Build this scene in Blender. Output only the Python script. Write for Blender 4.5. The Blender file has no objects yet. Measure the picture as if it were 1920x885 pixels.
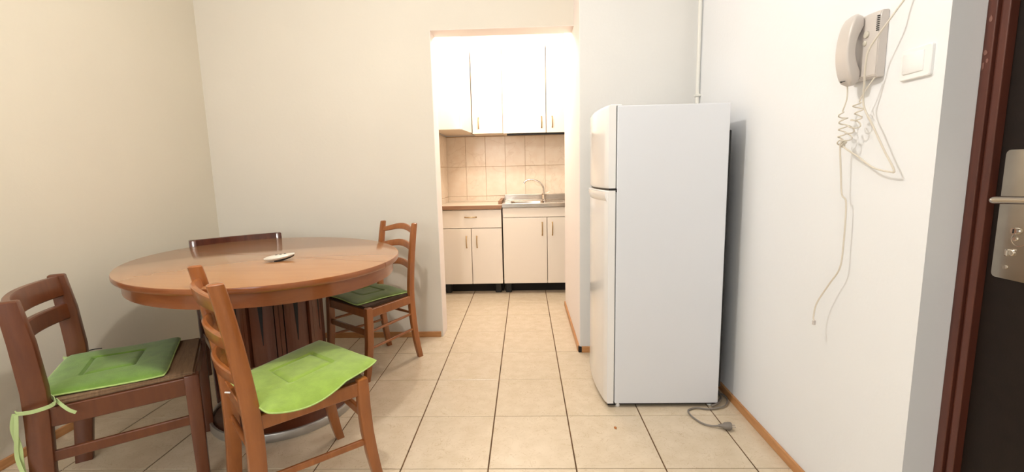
import bpy, bmesh, math, random
from mathutils import Vector, Matrix

random.seed(7)
scene = bpy.context.scene
COL = scene.collection
PI = math.pi

# ------------------------------------------------------------------ camera
cam_d = bpy.data.cameras.new('camera')
cam = bpy.data.objects.new('camera', cam_d)
COL.objects.link(cam)
cam_d.sensor_fit = 'HORIZONTAL'
cam_d.sensor_width = 36.0
cam_d.lens = 848.6 * 36.0 / 1920.0
cam_d.clip_start = 0.02
YAW, PITCH, ROLL = math.radians(-1.7747), math.radians(8.0562), math.radians(-1.2668)
_f = Vector((math.sin(YAW) * math.cos(PITCH), math.cos(YAW) * math.cos(PITCH), -math.sin(PITCH)))
_r = Vector((math.cos(YAW), -math.sin(YAW), 0))
_u = _r.cross(_f)
_R = _r * math.cos(ROLL) + _u * math.sin(ROLL)
_U = _u * math.cos(ROLL) - _r * math.sin(ROLL)
m = Matrix((_R, _U, -_f)).transposed().to_4x4()
m.translation = Vector((0.1663, -1.6504, 1.1675))
cam.matrix_world = m
scene.camera = cam

# ------------------------------------------------------------------ colour management, world, lights
scene.view_settings.view_transform = 'Standard'
scene.view_settings.look = 'None'
scene.view_settings.gamma = 1.0
scene.view_settings.use_curve_mapping = False
scene.view_settings.exposure = 0.42

world = bpy.data.worlds.new('world')
scene.world = world
world.use_nodes = True
world.node_tree.nodes['Background'].inputs[0].default_value = (0.75, 0.87, 1.0, 1)
world.node_tree.nodes['Background'].inputs[1].default_value = 0.8

LAMP_POS = (-0.42, -0.34, 2.50)
KLAMP_POS = (0.05, 2.15, 2.36)
LAMP_W, KLAMP_W, WIN_W = 41.0, 31.0, 28.0


def lamp_light(name, loc, watts, col, radius):
    d = bpy.data.lights.new(name, 'POINT')
    d.energy = watts
    d.color = col
    d.shadow_soft_size = radius
    o = bpy.data.objects.new(name, d)
    o.location = loc
    COL.objects.link(o)
    return o


lamp_light('ceiling_lamp_light', LAMP_POS, LAMP_W, (1.0, 0.965, 0.91), 0.045)
lamp_light('kitchen_lamp_light', KLAMP_POS, KLAMP_W, (1.0, 0.90, 0.79), 0.08)
_d = bpy.data.lights.new('window_daylight', 'AREA')
_d.shape = 'RECTANGLE'
_d.size, _d.size_y = 1.5, 1.25
_d.energy = WIN_W
_d.color = (0.93, 0.97, 1.0)
_o = bpy.data.objects.new('window_daylight', _d)
_o.location = (-1.05, -3.50, 1.55)
_o.rotation_euler = (math.radians(90), 0, 0)
COL.objects.link(_o)


# ------------------------------------------------------------------ helpers
def lin(c):
    return tuple((v / 12.92 if v <= 0.04045 else ((v + 0.055) / 1.055) ** 2.4) for v in (x / 255.0 for x in c))


def tag(o, label=None, cat=None, group=None, kind=None):
    if label: o['label'] = label
    if cat: o['category'] = cat
    if group: o['group'] = group
    if kind: o['kind'] = kind
    return o


def link(name, me, mat=None, parent=None, loc=None, rot=None):
    o = bpy.data.objects.new(name, me)
    if mat is not None and me is not None and len(me.materials) == 0:
        me.materials.append(mat)
    COL.objects.link(o)
    if parent is not None: o.parent = parent
    if loc is not None: o.location = loc
    if rot is not None: o.rotation_euler = rot
    return o


def obj(name, bm, mat, parent=None, smooth=False, loc=None, rot=None):
    bmesh.ops.recalc_face_normals(bm, faces=bm.faces)
    me = bpy.data.meshes.new(name)
    bm.to_mesh(me)
    bm.free()
    if smooth:
        me.shade_smooth()
        me.set_sharp_from_angle(angle=math.radians(38))
    return link(name, me, mat, parent, loc, rot)


def empty(name, loc=(0, 0, 0), rz=0.0, label=None, cat=None, group=None):
    o = bpy.data.objects.new(name, None)
    o.location = loc
    o.rotation_euler = (0, 0, rz)
    o.empty_display_size = 0.1
    COL.objects.link(o)
    tag(o, label, cat, group)
    return o


def box(bm, x0, x1, y0, y1, z0, z1, bev=0.0, seg=1, M=None):
    r = bmesh.ops.create_cube(bm, size=1.0)
    vs = r['verts']
    for v in vs:
        v.co = Vector(((x0 + x1) / 2 + v.co.x * (x1 - x0), (y0 + y1) / 2 + v.co.y * (y1 - y0), (z0 + z1) / 2 + v.co.z * (z1 - z0)))
    if bev > 0:
        es = {e for v in vs for e in v.link_edges}
        rr = bmesh.ops.bevel(bm, geom=list(es), offset=bev, segments=seg, affect='EDGES', profile=0.5)
        vs = list({v for f in rr['faces'] for v in f.verts} | {v for v in vs if v.is_valid})
    if M is not None:
        for v in vs: v.co = M @ v.co
    return vs


def boxbm(*a, **k):
    bm = bmesh.new()
    box(bm, *a, **k)
    return bm


def loft(bm, rings, cap=True, closed=False):
    """rings: lists of points, same count; joined by quads."""
    R = [[bm.verts.new(p) for p in r] for r in rings]
    n = len(R[0])
    m_ = len(R)
    for i in range(m_ if closed else m_ - 1):
        a, b = R[i], R[(i + 1) % m_]
        for j in range(n):
            bm.faces.new((a[j], a[(j + 1) % n], b[(j + 1) % n], b[j]))
    if cap and not closed:
        bm.faces.new(R[0][::-1])
        bm.faces.new(R[-1])
    return R


def rrect(w, h, r, n=2):
    """rounded rectangle outline centred on 0, in 2D"""
    pts = []
    for cx, cy, a0 in ((w / 2 - r, h / 2 - r, 0), (-w / 2 + r, h / 2 - r, 90), (-w / 2 + r, -h / 2 + r, 180), (w / 2 - r, -h / 2 + r, 270)):
        for k in range(n + 1):
            a = math.radians(a0 + 90 * k / n)
            pts.append((cx + r * math.cos(a), cy + r * math.sin(a)))
    return pts


def tube(bm, pts, rad, n=8, cap=True, closed=False):
    pts = [Vector(p) for p in pts]
    N = len(pts)
    rings = []
    prev = None
    for i in range(N):
        if closed:
            t = pts[(i + 1) % N] - pts[i - 1]
        else:
            t = pts[min(i + 1, N - 1)] - pts[max(i - 1, 0)]
        t.normalize()
        if prev is None:
            up = Vector((0, 0, 1)) if abs(t.z) < 0.9 else Vector((1, 0, 0))
            nrm = (up - t * up.dot(t)).normalized()
        else:
            nrm = (prev - t * prev.dot(t)).normalized()
        prev = nrm
        b = t.cross(nrm)
        r = rad[i] if isinstance(rad, (list, tuple)) else rad
        rings.append([pts[i] + (nrm * math.cos(2 * PI * k / n) + b * math.sin(2 * PI * k / n)) * r for k in range(n)])
    loft(bm, rings, cap, closed)


def smoothpath(pts, k=6, closed=False):
    """Catmull-Rom"""
    P = [Vector(p) for p in pts]
    out = []
    n = len(P)
    rng = range(n if closed else n - 1)
    for i in rng:
        if closed:
            p0, p1, p2, p3 = P[i - 1], P[i], P[(i + 1) % n], P[(i + 2) % n]
        else:
            p0, p1, p2, p3 = P[max(i - 1, 0)], P[i], P[i + 1], P[min(i + 2, n - 1)]
        for s in range(k):
            t = s / k
            out.append(0.5 * ((2 * p1) + (-p0 + p2) * t + (2 * p0 - 5 * p1 + 4 * p2 - p3) * t * t + (-p0 + 3 * p1 - 3 * p2 + p3) * t ** 3))
    if not closed: out.append(P[-1])
    return out


def lathe(bm, prof, n=48, c=(0, 0), sx=1.0, sy=1.0, ang=0.0, cap=True):
    rings = []
    ca, sa = math.cos(ang), math.sin(ang)
    for r, z in prof:
        ring = []
        for k in range(n):
            a = 2 * PI * k / n
            x, y = r * sx * math.cos(a), r * sy * math.sin(a)
            ring.append((c[0] + x * ca - y * sa, c[1] + x * sa + y * ca, z))
        rings.append(ring)
    loft(bm, rings, cap)


def prism(bm, outline, z0, z1, M=None):
    a = [bm.verts.new((x, y, z0)) for x, y in outline]
    b = [bm.verts.new((x, y, z1)) for x, y in outline]
    n = len(a)
    bm.faces.new(a[::-1])
    bm.faces.new(b)
    for i in range(n):
        bm.faces.new((a[i], a[(i + 1) % n], b[(i + 1) % n], b[i]))
    if M is not None:
        for v in a + b: v.co = M @ v.co


# ------------------------------------------------------------------ materials
def newmat(name):
    mt = bpy.data.materials.new(name)
    mt.use_nodes = True
    nt = mt.node_tree
    return mt, nt, nt.nodes['Principled BSDF']


def plain(name, rgb, rough=0.5, metal=0.0, noise=0.0, nscale=8.0, bump=0.0, bscale=200.0, coat=0.0, spec=0.5, sheen=0.0):
    mt, nt, b = newmat(name)
    c = (*lin(rgb), 1)
    b.inputs['Base Color'].default_value = c
    b.inputs['Roughness'].default_value = rough
    b.inputs['Metallic'].default_value = metal
    b.inputs['Specular IOR Level'].default_value = spec
    b.inputs['Coat Weight'].default_value = coat
    b.inputs['Coat Roughness'].default_value = 0.1
    if sheen: b.inputs['Sheen Weight'].default_value = sheen
    tc = nt.nodes.new('ShaderNodeTexCoord')
    if noise:
        n = nt.nodes.new('ShaderNodeTexNoise')
        n.inputs['Scale'].default_value = nscale
        n.inputs['Detail'].default_value = 5
        nt.links.new(tc.outputs['Object'], n.inputs['Vector'])
        r = nt.nodes.new('ShaderNodeValToRGB')
        r.color_ramp.elements[0].position = 0.3
        r.color_ramp.elements[1].position = 0.7
        r.color_ramp.elements[0].color = (*(x * (1 - noise) for x in c[:3]), 1)
        r.color_ramp.elements[1].color = (*(min(1, x * (1 + noise * 0.6)) for x in c[:3]), 1)
        nt.links.new(n.outputs['Fac'], r.inputs['Fac'])
        nt.links.new(r.outputs['Color'], b.inputs['Base Color'])
    if bump:
        n2 = nt.nodes.new('ShaderNodeTexNoise')
        n2.inputs['Scale'].default_value = bscale
        n2.inputs['Detail'].default_value = 3
        nt.links.new(tc.outputs['Object'], n2.inputs['Vector'])
        bp = nt.nodes.new('ShaderNodeBump')
        bp.inputs['Strength'].default_value = bump
        bp.inputs['Distance'].default_value = 0.002
        nt.links.new(n2.outputs['Fac'], bp.inputs['Height'])
        nt.links.new(bp.outputs['Normal'], b.inputs['Normal'])
    return mt


def wood(name, dark, light, rough=0.35, stretch=(14, 14, 1.6), scale=3.0, coat=0.25, axis_noise=0.0):
    mt, nt, b = newmat(name)
    tc = nt.nodes.new('ShaderNodeTexCoord')
    mp = nt.nodes.new('ShaderNodeMapping')
    mp.inputs['Scale'].default_value = stretch
    nt.links.new(tc.outputs['Object'], mp.inputs['Vector'])
    n = nt.nodes.new('ShaderNodeTexNoise')
    n.inputs['Scale'].default_value = scale
    n.inputs['Detail'].default_value = 6
    n.inputs['Roughness'].default_value = 0.62
    n.inputs['Distortion'].default_value = 0.6
    nt.links.new(mp.outputs['Vector'], n.inputs['Vector'])
    r = nt.nodes.new('ShaderNodeValToRGB')
    r.color_ramp.elements[0].position = 0.30
    r.color_ramp.elements[1].position = 0.68
    r.color_ramp.elements[0].color = (*lin(dark), 1)
    r.color_ramp.elements[1].color = (*lin(light), 1)
    nt.links.new(n.outputs['Fac'], r.inputs['Fac'])
    nt.links.new(r.outputs['Color'], b.inputs['Base Color'])
    b.inputs['Roughness'].default_value = rough
    b.inputs['Coat Weight'].default_value = coat
    b.inputs['Coat Roughness'].default_value = 0.12
    bp = nt.nodes.new('ShaderNodeBump')
    bp.inputs['Strength'].default_value = 0.08
    bp.inputs['Distance'].default_value = 0.001
    nt.links.new(n.outputs['Fac'], bp.inputs['Height'])
    nt.links.new(bp.outputs['Normal'], b.inputs['Normal'])
    return mt


def tile_mat(name, base, vein, warm, rough=0.25, vscale=9.0, thin=0.02, dist=1.6, amount=0.5):
    """ceramic with thin meandering veins; differs tile by tile through world position"""
    mt, nt, b = newmat(name)
    geo = nt.nodes.new('ShaderNodeNewGeometry')
    info = nt.nodes.new('ShaderNodeObjectInfo')
    comb = nt.nodes.new('ShaderNodeVectorMath'); comb.operation = 'MULTIPLY_ADD'
    comb.inputs[1].default_value = (1, 1, 1)
    mul = nt.nodes.new('ShaderNodeVectorMath'); mul.operation = 'SCALE'
    mul.inputs['Scale'].default_value = 1.7
    nt.links.new(info.outputs['Location'], mul.inputs[0])
    nt.links.new(geo.outputs['Position'], comb.inputs[0])
    nt.links.new(mul.outputs[0], comb.inputs[2])
    n1 = nt.nodes.new('ShaderNodeTexNoise')
    n1.inputs['Scale'].default_value = vscale
    n1.inputs['Detail'].default_value = 4
    n1.inputs['Distortion'].default_value = dist
    nt.links.new(comb.outputs[0], n1.inputs['Vector'])
    sub = nt.nodes.new('ShaderNodeMath'); sub.operation = 'SUBTRACT'; sub.inputs[1].default_value = 0.5
    ab = nt.nodes.new('ShaderNodeMath'); ab.operation = 'ABSOLUTE'
    mr = nt.nodes.new('ShaderNodeMapRange')
    mr.inputs['From Min'].default_value = 0.0
    mr.inputs['From Max'].default_value = thin
    mr.inputs['To Min'].default_value = amount
    mr.inputs['To Max'].default_value = 0.0
    nt.links.new(n1.outputs['Fac'], sub.inputs[0])
    nt.links.new(sub.outputs[0], ab.inputs[0])
    nt.links.new(ab.outputs[0], mr.inputs['Value'])
    n2 = nt.nodes.new('ShaderNodeTexNoise')
    n2.inputs['Scale'].default_value = 14
    n2.inputs['Detail'].default_value = 5
    nt.links.new(comb.outputs[0], n2.inputs['Vector'])
    r = nt.nodes.new('ShaderNodeValToRGB')
    r.color_ramp.elements[0].position = 0.35
    r.color_ramp.elements[1].position = 0.65
    r.color_ramp.elements[0].color = (*lin(base), 1)
    r.color_ramp.elements[1].color = (*lin(warm), 1)
    nt.links.new(n2.outputs['Fac'], r.inputs['Fac'])
    mix = nt.nodes.new('ShaderNodeMixRGB')
    nt.links.new(mr.outputs[0], mix.inputs['Fac'])
    nt.links.new(r.outputs['Color'], mix.inputs['Color1'])
    mix.inputs['Color2'].default_value = (*lin(vein), 1)
    nt.links.new(mix.outputs[0], b.inputs['Base Color'])
    b.inputs['Roughness'].default_value = rough
    return mt


M = {}
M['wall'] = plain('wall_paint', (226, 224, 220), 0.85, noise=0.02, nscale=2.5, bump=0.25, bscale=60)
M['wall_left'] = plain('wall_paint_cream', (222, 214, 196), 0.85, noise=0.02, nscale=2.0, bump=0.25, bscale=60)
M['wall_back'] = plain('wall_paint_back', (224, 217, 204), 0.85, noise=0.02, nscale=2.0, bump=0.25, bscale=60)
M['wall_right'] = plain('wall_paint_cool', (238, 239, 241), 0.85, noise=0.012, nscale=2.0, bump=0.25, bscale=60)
M['ceiling'] = plain('ceiling_paint', (240, 238, 234), 0.9)
M['jamb'] = plain('reveal_paint', (248, 238, 232), 0.8, bump=0.2, bscale=50)
M['grout'] = plain('grout', (104, 74, 46), 0.9, noise=0.5, nscale=6)
M['tile'] = tile_mat('floor_tile_ceramic', (212, 194, 167), (178, 150, 116), (220, 203, 178), 0.24, 13.0, 0.010, 2.6, 0.6)
M['wgrout'] = plain('wall_grout', (196, 160, 122), 0.9)
M['wtile'] = tile_mat('wall_tile_ceramic', (240, 220, 198), (220, 196, 170), (244, 228, 208), 0.25, 3.0, 0.014, 0.8, 0.4)
M['base_wood'] = wood('baseboard_wood', (178, 122, 72), (204, 150, 98), 0.45, (2, 2, 14), 3, 0.1)
M['table'] = wood('table_veneer', (166, 118, 78), (174, 126, 84), 0.18, (1.2, 9, 9), 2.2, 0.45)
M['table_edge'] = wood('table_edge_wood', (132, 72, 34), (152, 88, 44), 0.3, (2, 2, 12), 3, 0.4)
M['pedestal'] = wood('pedestal_wood', (88, 44, 24), (100, 52, 28), 0.42, (6, 6, 1.0), 3, 0.1)
M['black_inlay'] = plain('black_inlay', (14, 9, 8), 0.7)
M['steel_ring'] = plain('brushed_steel_ring', (186, 184, 180), 0.36, metal=0.75, noise=0.15, nscale=10)
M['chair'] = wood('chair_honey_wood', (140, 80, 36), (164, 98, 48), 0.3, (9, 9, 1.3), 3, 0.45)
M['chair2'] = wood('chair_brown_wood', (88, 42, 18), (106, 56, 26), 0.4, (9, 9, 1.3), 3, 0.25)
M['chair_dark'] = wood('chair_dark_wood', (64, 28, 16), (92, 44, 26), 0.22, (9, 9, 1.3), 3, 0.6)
M['rush'] = wood('woven_seat', (112, 86, 62), (134, 106, 78), 0.8, (60, 4, 4), 3, 0.0)
M['rush_dark'] = wood('woven_seat_dark', (60, 40, 28), (84, 60, 42), 0.8, (60, 4, 4), 3, 0.0)
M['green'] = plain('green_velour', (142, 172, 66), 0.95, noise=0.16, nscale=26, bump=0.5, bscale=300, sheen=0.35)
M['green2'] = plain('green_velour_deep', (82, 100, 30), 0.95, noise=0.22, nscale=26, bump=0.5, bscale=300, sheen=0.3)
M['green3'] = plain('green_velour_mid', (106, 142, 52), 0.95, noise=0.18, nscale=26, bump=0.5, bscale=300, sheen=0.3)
M['piping'] = plain('green_piping', (176, 202, 120), 0.8, noise=0.15, nscale=60)
M['tie'] = plain('green_tie_tape', (180, 200, 140), 0.85)
M['fridge'] = plain('fridge_enamel', (222, 224, 229), 0.38, spec=0.4, bump=0.05, bscale=400)
M['fridge_door'] = plain('fridge_door_gloss', (236, 234, 232), 0.2, coat=0.3)
M['gasket'] = plain('fridge_gasket', (150, 150, 150), 0.7)
M['black'] = plain('black_plastic', (16, 15, 15), 0.5)
M['darkgap'] = plain('dark_recess', (22, 18, 16), 0.8)
M['white_plastic'] = plain('white_plastic', (240, 240, 240), 0.35)
M['phone'] = plain('intercom_plastic', (204, 196, 190), 0.32, coat=0.15)
M['phone_btn'] = plain('intercom_button', (208, 202, 188), 0.4)
M['cord'] = plain('phone_cord_plastic', (216, 208, 194), 0.45)
M['greycord'] = plain('grey_power_cord', (128, 120, 112), 0.5)
M['cab'] = plain('cabinet_white_laminate', (240, 228, 214), 0.3, coat=0.1)
M['cab_side'] = plain('cabinet_side_laminate', (232, 214, 192), 0.4)
M['worktop'] = plain('worktop_laminate', (232, 218, 198), 0.3, noise=0.08, nscale=30)
M['worktop_edge'] = wood('worktop_edge_wood', (136, 98, 72), (158, 118, 88), 0.5, (1.2, 9, 9), 3, 0.0)
M['steel'] = plain('stainless_steel', (205, 196, 186), 0.22, metal=1.0, noise=0.08, nscale=12)
M['chrome'] = plain('chrome', (225, 220, 215), 0.07, metal=1.0)
M['brass'] = plain('handle_satin_gold', (190, 162, 120), 0.25, metal=1.0)
M['door'] = plain('entry_door_dark', (27, 18, 14), 0.55, noise=0.2, nscale=30, bump=0.12, bscale=150, spec=0.25)
M['frame'] = wood('door_frame_wood', (72, 34, 24), (92, 46, 32), 0.42, (8, 8, 1.2), 3, 0.2)
M['paint_smear'] = plain('paint_smear', (132, 92, 80), 0.7)
M['plate'] = plain('lock_plate_metal', (186, 178, 166), 0.2, metal=1.0, noise=0.1, nscale=20)
M['pipe'] = plain('white_pipe_paint', (232, 230, 222), 0.4)
M['remote'] = plain('remote_plastic', (214, 206, 190), 0.28, coat=0.3)
M['remote_dark'] = plain('remote_underside', (30, 22, 18), 0.4)
M['crumb'] = plain('crumb', (176, 108, 52), 0.8)
_g, _nt, _b = newmat('lamp_globe')
_b.inputs['Base Color'].default_value = (1, 1, 1, 1)
_b.inputs['Emission Color'].default_value = (1, 0.93, 0.84, 1)
_b.inputs['Emission Strength'].default_value = 3.0
M['globe'] = _g

# ------------------------------------------------------------------ room shell
XL, XR, YB, YP, XJ, XD = -2.01, 1.19, 1.475, 1.166, 0.505, -0.445   # left wall, right wall, back wall, pillar front, pillar side, doorway left
HC = 2.70
YREAR = -3.60
TX, TY = 0.35, 0.39083


def struct(name, bm, mat, parent=None, **k):
    o = obj(name, bm, mat, parent, **k)
    if parent is None: o['kind'] = 'structure'
    return o


floor = struct('floor', boxbm(XL - 0.15, 2.15, YREAR - 0.15, 3.40, -0.12, -0.0035), M['grout'])
tile_bm = boxbm(-TX / 2 + 0.0028, TX / 2 - 0.0028, -TY / 2 + 0.0018, TY / 2 - 0.0018, -0.006, 0.0, bev=0.0012)
tile_me = bpy.data.meshes.new('tile')
tile_bm.to_mesh(tile_me); tile_bm.free()
tile_me.materials.append(M['tile'])
for i in range(-6, 6):
    for j in range(-9, 9):
        cx, cy = (i + 0.5) * TX, (j + 0.5) * TY
        if cx > XR + 0.2 and cy > -0.3: continue
        if cx > XJ + 0.2 and YP + 0.2 < cy < 2.0: continue
        if (cx < XL - 0.1) or (cx > XR + 0.3): continue
        if cy > 1.7 and cx < -1.0: continue
        t = bpy.data.objects.new('tile', tile_me)
        t.location = (cx, cy, random.uniform(-0.0003, 0.0003))
        COL.objects.link(t)
        t.parent = floor

T = 0.15
struct('ceiling', boxbm(XL - T, 2.2, YREAR - T, 3.45, HC, HC + 0.1), M['ceiling'])
struct('wall_left', boxbm(XL - T, XL, YREAR - T, YB + 0.165, -0.1, HC), M['wall_left'])
bm = bmesh.new()
box(bm, XL, XD, YB, YB + 0.165, -0.1, HC)
struct('wall_back', bm, M['wall_back'])
struct('wall_header', boxbm(XD, XJ, YB, YB + 0.155, 2.105, HC), M['wall_back'])
struct('wall_pillar', boxbm(XJ, XR + 0.3, YP, 2.20, -0.1, HC), M['wall'])
# pale reveal linings of the kitchen doorway
struct('trim_1', boxbm(XD - 0.001, XD + 0.003, YB + 0.001, YB + 0.164, 0, 2.105), M['jamb'])
struct('trim_2', boxbm(XD, XJ, YB + 0.001, YB + 0.154, 2.102, 2.106), M['jamb'])
struct('trim_3', boxbm(XJ - 0.003, XJ + 0.001, YP + 0.001, 2.199, 0, HC), M['jamb'])
# right wall and the niche of the entry door
YN = -0.478
XDR = 1.290
struct('wall_right', boxbm(XR, XR + 0.3, YN, YP, -0.1, HC), M['wall_right'])
struct('wall_right_rear', boxbm(XR, XR + 0.3, YREAR - T, -1.45, -0.1, HC), M['wall'])
struct('wall_right_header', boxbm(XR, XR + 0.3, -1.45, YN, 2.12, HC), M['wall'])
struct('wall_rear', boxbm(XL - T, XR + 0.3, YREAR - T, YREAR, -0.1, HC), M['wall'])
# kitchen shell
YK = 3.18
XKL, XKR = -0.655, 1.30
wk = struct('wall_kitchen_back', boxbm(XKL - T, 2.0, YK + 0.006, YK + 0.006 + T, -0.1, HC), M['wall'])
struct('wall_kitchen_left', boxbm(XKL - T, XKL - 0.006, YB + 0.165, YK + 0.006, -0.1, HC), M['wall'])
struct('wall_kitchen_right', boxbm(XKR, XKR + T, 2.2, YK + 0.006, -0.1, HC), M['wall'])
wkl = bpy.data.objects['wall_kitchen_left']
PW, PH = 0.2085, 0.31
gb = struct('trim_4', boxbm(XKL, XKR, YK + 0.002, YK + 0.0065, 0.6, 1.545), M['wgrout'])
gl = struct('trim_5', boxbm(XKL - 0.0065, XKL - 0.002, YK - 0.004 - 5 * PW, YK, 0.6, 1.545), M['wgrout'])
wt = boxbm(-PW / 2 + 0.0015, PW / 2 - 0.0015, -0.004, 0.001, -PH / 2 + 0.0015, PH / 2 - 0.0015, bev=0.001)
wt_me = bpy.data.meshes.new('tile_wall'); wt.to_mesh(wt_me); wt.free(); wt_me.materials.append(M['wtile'])
for i in range(-1, 8):
    for z in (0.765, 1.075, 1.385):
        x = -0.4525 + PW * (i + 0.5)
        if i == -1: x = -0.4525 - PW / 2
        if x + PW / 2 > XKR: continue
        o = link('tile', wt_me, None, gb, (x, YK + 0.001, z))
for i in range(5):
    for z in (0.765, 1.075, 1.385):
        o = link('tile', wt_me, None, gl, (XKL - 0.001, YK - 0.004 - PW * (i + 0.5), z), (0, 0, PI / 2))

# window in the wall behind the camera, where the daylight comes in
w1 = struct('window_1', boxbm(-1.85, -0.25, YREAR, YREAR + 0.012, 0.85, 2.25), M['white_plastic'])
for nm, a in (('frame', (-1.85, -0.25, 2.19, 2.25)), ('frame', (-1.85, -0.25, 0.85, 0.91)), ('frame', (-1.85, -1.79, 0.85, 2.25)), ('frame', (-0.31, -0.25, 0.85, 2.25)), ('mullion', (-1.08, -1.02, 0.85, 2.25))):
    obj(nm, boxbm(a[0], a[1], YREAR + 0.012, YREAR + 0.05, a[2], a[3], bev=0.004), M['white_plastic'], w1)

# baseboards
BH = 0.040
struct('baseboard_left', boxbm(XL, XL + 0.012, YREAR, YB, 0, BH, bev=0.002), M['base_wood'])
struct('baseboard_back', boxbm(XL + 0.012, XD - 0.012, YB - 0.012, YB, 0, BH, bev=0.002), M['base_wood'])
struct('baseboard_pillar', boxbm(XJ + 0.010, XR - 0.012, YP - 0.012, YP, 0, BH, bev=0.002), M['base_wood'])
struct('baseboard_doorway', boxbm(XJ - 0.014, XJ - 0.003, YP + 0.012, 2.20, 0, BH, bev=0.002), M['base_wood'])
struct('baseboard_right', boxbm(XR - 0.012, XR, YN, YP - 0.012, 0, BH, bev=0.002), M['base_wood'])
# dark block standing for the shaded gap where the two baseboards fail to meet
struct('trim_6', boxbm(XJ - 0.010, XJ + 0.009, YP - 0.006, YP + 0.011, 0, BH - 0.002), M['darkgap'])

# heating pipe in the corner behind the fridge
bm = bmesh.new()
tube(bm, [(XR - 0.016, YP - 0.075, 0.0), (XR - 0.016, YP - 0.075, HC)], 0.0105, 16)
p = obj('heating_pipe', bm, M['pipe'], smooth=True)
tag(p, 'thin white vertical heating pipe in the corner above the fridge', 'pipe')
bm = bmesh.new()
box(bm, XR - 0.030, XR, YP - 0.092, YP - 0.058, 1.575, 1.590, bev=0.003)
obj('pipe_clip', bm, M['pipe'], p)

# ------------------------------------------------------------------ entry door
d1 = struct('door_1', boxbm(XDR + 0.004, XDR + 0.050, -1.425, -0.520, 0.006, 2.085, bev=0.002), M['door'])
bm = bmesh.new()
for y0, y1, x0 in ((-0.502, YN, 1.272), (-0.512, -0.502, 1.281), (-0.530, -0.512, 1.274)):
    box(bm, x0, 1.335, y0, y1, 0.0, 2.10, bev=0.002, seg=2)
obj('door_frame', bm, M['frame'], d1)
bm = bmesh.new()
box(bm, 1.272, 1.335, -1.45, -1.405, 0.0, 2.10, bev=0.002)
obj('door_frame', bm, M['frame'], d1)
obj('door_frame', boxbm(1.272, 1.335, -1.405, -0.530, 2.065, 2.10, bev=0.002), M['frame'], d1)
struct('wall_right_niche', boxbm(1.335, 1.47, -1.45, YN, -0.1, 2.2), M['darkgap'])
# paint smears on the frame
bm = bmesh.new()
for (yc, zc, w, h) in ((-0.486, 1.425, 0.010, 0.016), (-0.493, 1.405, 0.007, 0.010), (-0.484, 1.395, 0.006, 0.022), (-0.490, 1.500, 0.008, 0.018)):
    pts = [(yc + w / 2 * math.cos(a) * random.uniform(.6, 1.1), zc + h / 2 * math.sin(a) * random.uniform(.6, 1.1)) for a in [2 * PI * k / 10 for k in range(10)]]
    vs = [bm.verts.new((1.2714, y, z)) for y, z in pts]
    vs2 = [bm.verts.new((1.2722, y, z)) for y, z in pts]
    bm.faces.new(vs); bm.faces.new(vs2[::-1])
    for k in range(10): bm.faces.new((vs[k], vs[(k + 1) % 10], vs2[(k + 1) % 10], vs2[k]))
obj('paint_smear', bm, M['paint_smear'], d1)
# lock plate, cylinder, thumb turn, keyhole, lever
bm = bmesh.new()
out = rrect(0.092, 0.300, 0.010, 3)
prism(bm, out, 0, 0.006)
Mx = Matrix.Translation((XDR + 0.004, -0.545 - 0.046, 1.043)) @ Matrix(((0, 0, -1, 0), (-1, 0, 0, 0), (0, 1, 0, 0), (0, 0, 0, 1)))
for v in bm.verts: v.co = Mx @ v.co
bmesh.ops.bevel(bm, geom=[e for e in bm.edges if all(abs(v.co.x - (XDR - 0.002)) < 1e-4 for v in e.verts)], offset=0.003, segments=2, affect='EDGES')
plate = obj('lock_plate', bm, M['plate'], d1, smooth=True)


def xdisc(y, z, r, x0, x1, mat, name, parent, sy=1.0, sz=1.0, n=20):
    bm = bmesh.new()
    R = [[(x, y + r * sy * math.cos(2 * PI * k / n), z + r * sz * math.sin(2 * PI * k / n)) for k in range(n)] for x in (x0, x0 * .3 + x1 * .7, x1)]
    R[2] = [(x1, y + (py - y) * .85, z + (pz - z) * .85) for (_, py, pz) in R[2]]
    loft(bm, R)
    return obj(name, bm, mat, parent, smooth=True)


PX = XDR - 0.002
xdisc(-0.592, 1.008, 0.0085, PX + .001, PX - 0.007, M['chrome'], 'lock_cylinder', plate)
xdisc(-0.592, 0.990, 0.0050, PX + .001, PX - 0.004, M['chrome'], 'lock_cylinder', plate)
obj('keyhole', boxbm(PX - 0.0078, PX - 0.0065, -0.5932, -0.5908, 1.003, 1.013), M['black'], plate)
xdisc(-0.585, 0.957, 0.010, PX + .001, PX - 0.003, M['steel'], 'thumb_turn', plate, sz=0.8)
obj('thumb_turn', boxbm(PX - 0.012, PX, -0.5885, -0.5815, 0.949, 0.965, bev=0.002), M['chrome'], plate)
xdisc(-0.578, 0.921, 0.005, PX + .001, PX - 0.003, M['chrome'], 'screw', plate)
bm = bmesh.new()
tube(bm, [(PX - 0.0005, -0.600 + 0.016 * math.cos(a), 0.990 + 0.016 * math.sin(a)) for a in [math.radians(100 - 14 * k) for k in range(18)]], 0.0012, 6)
obj('plate_emboss', bm, M['chrome'], plate)
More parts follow.
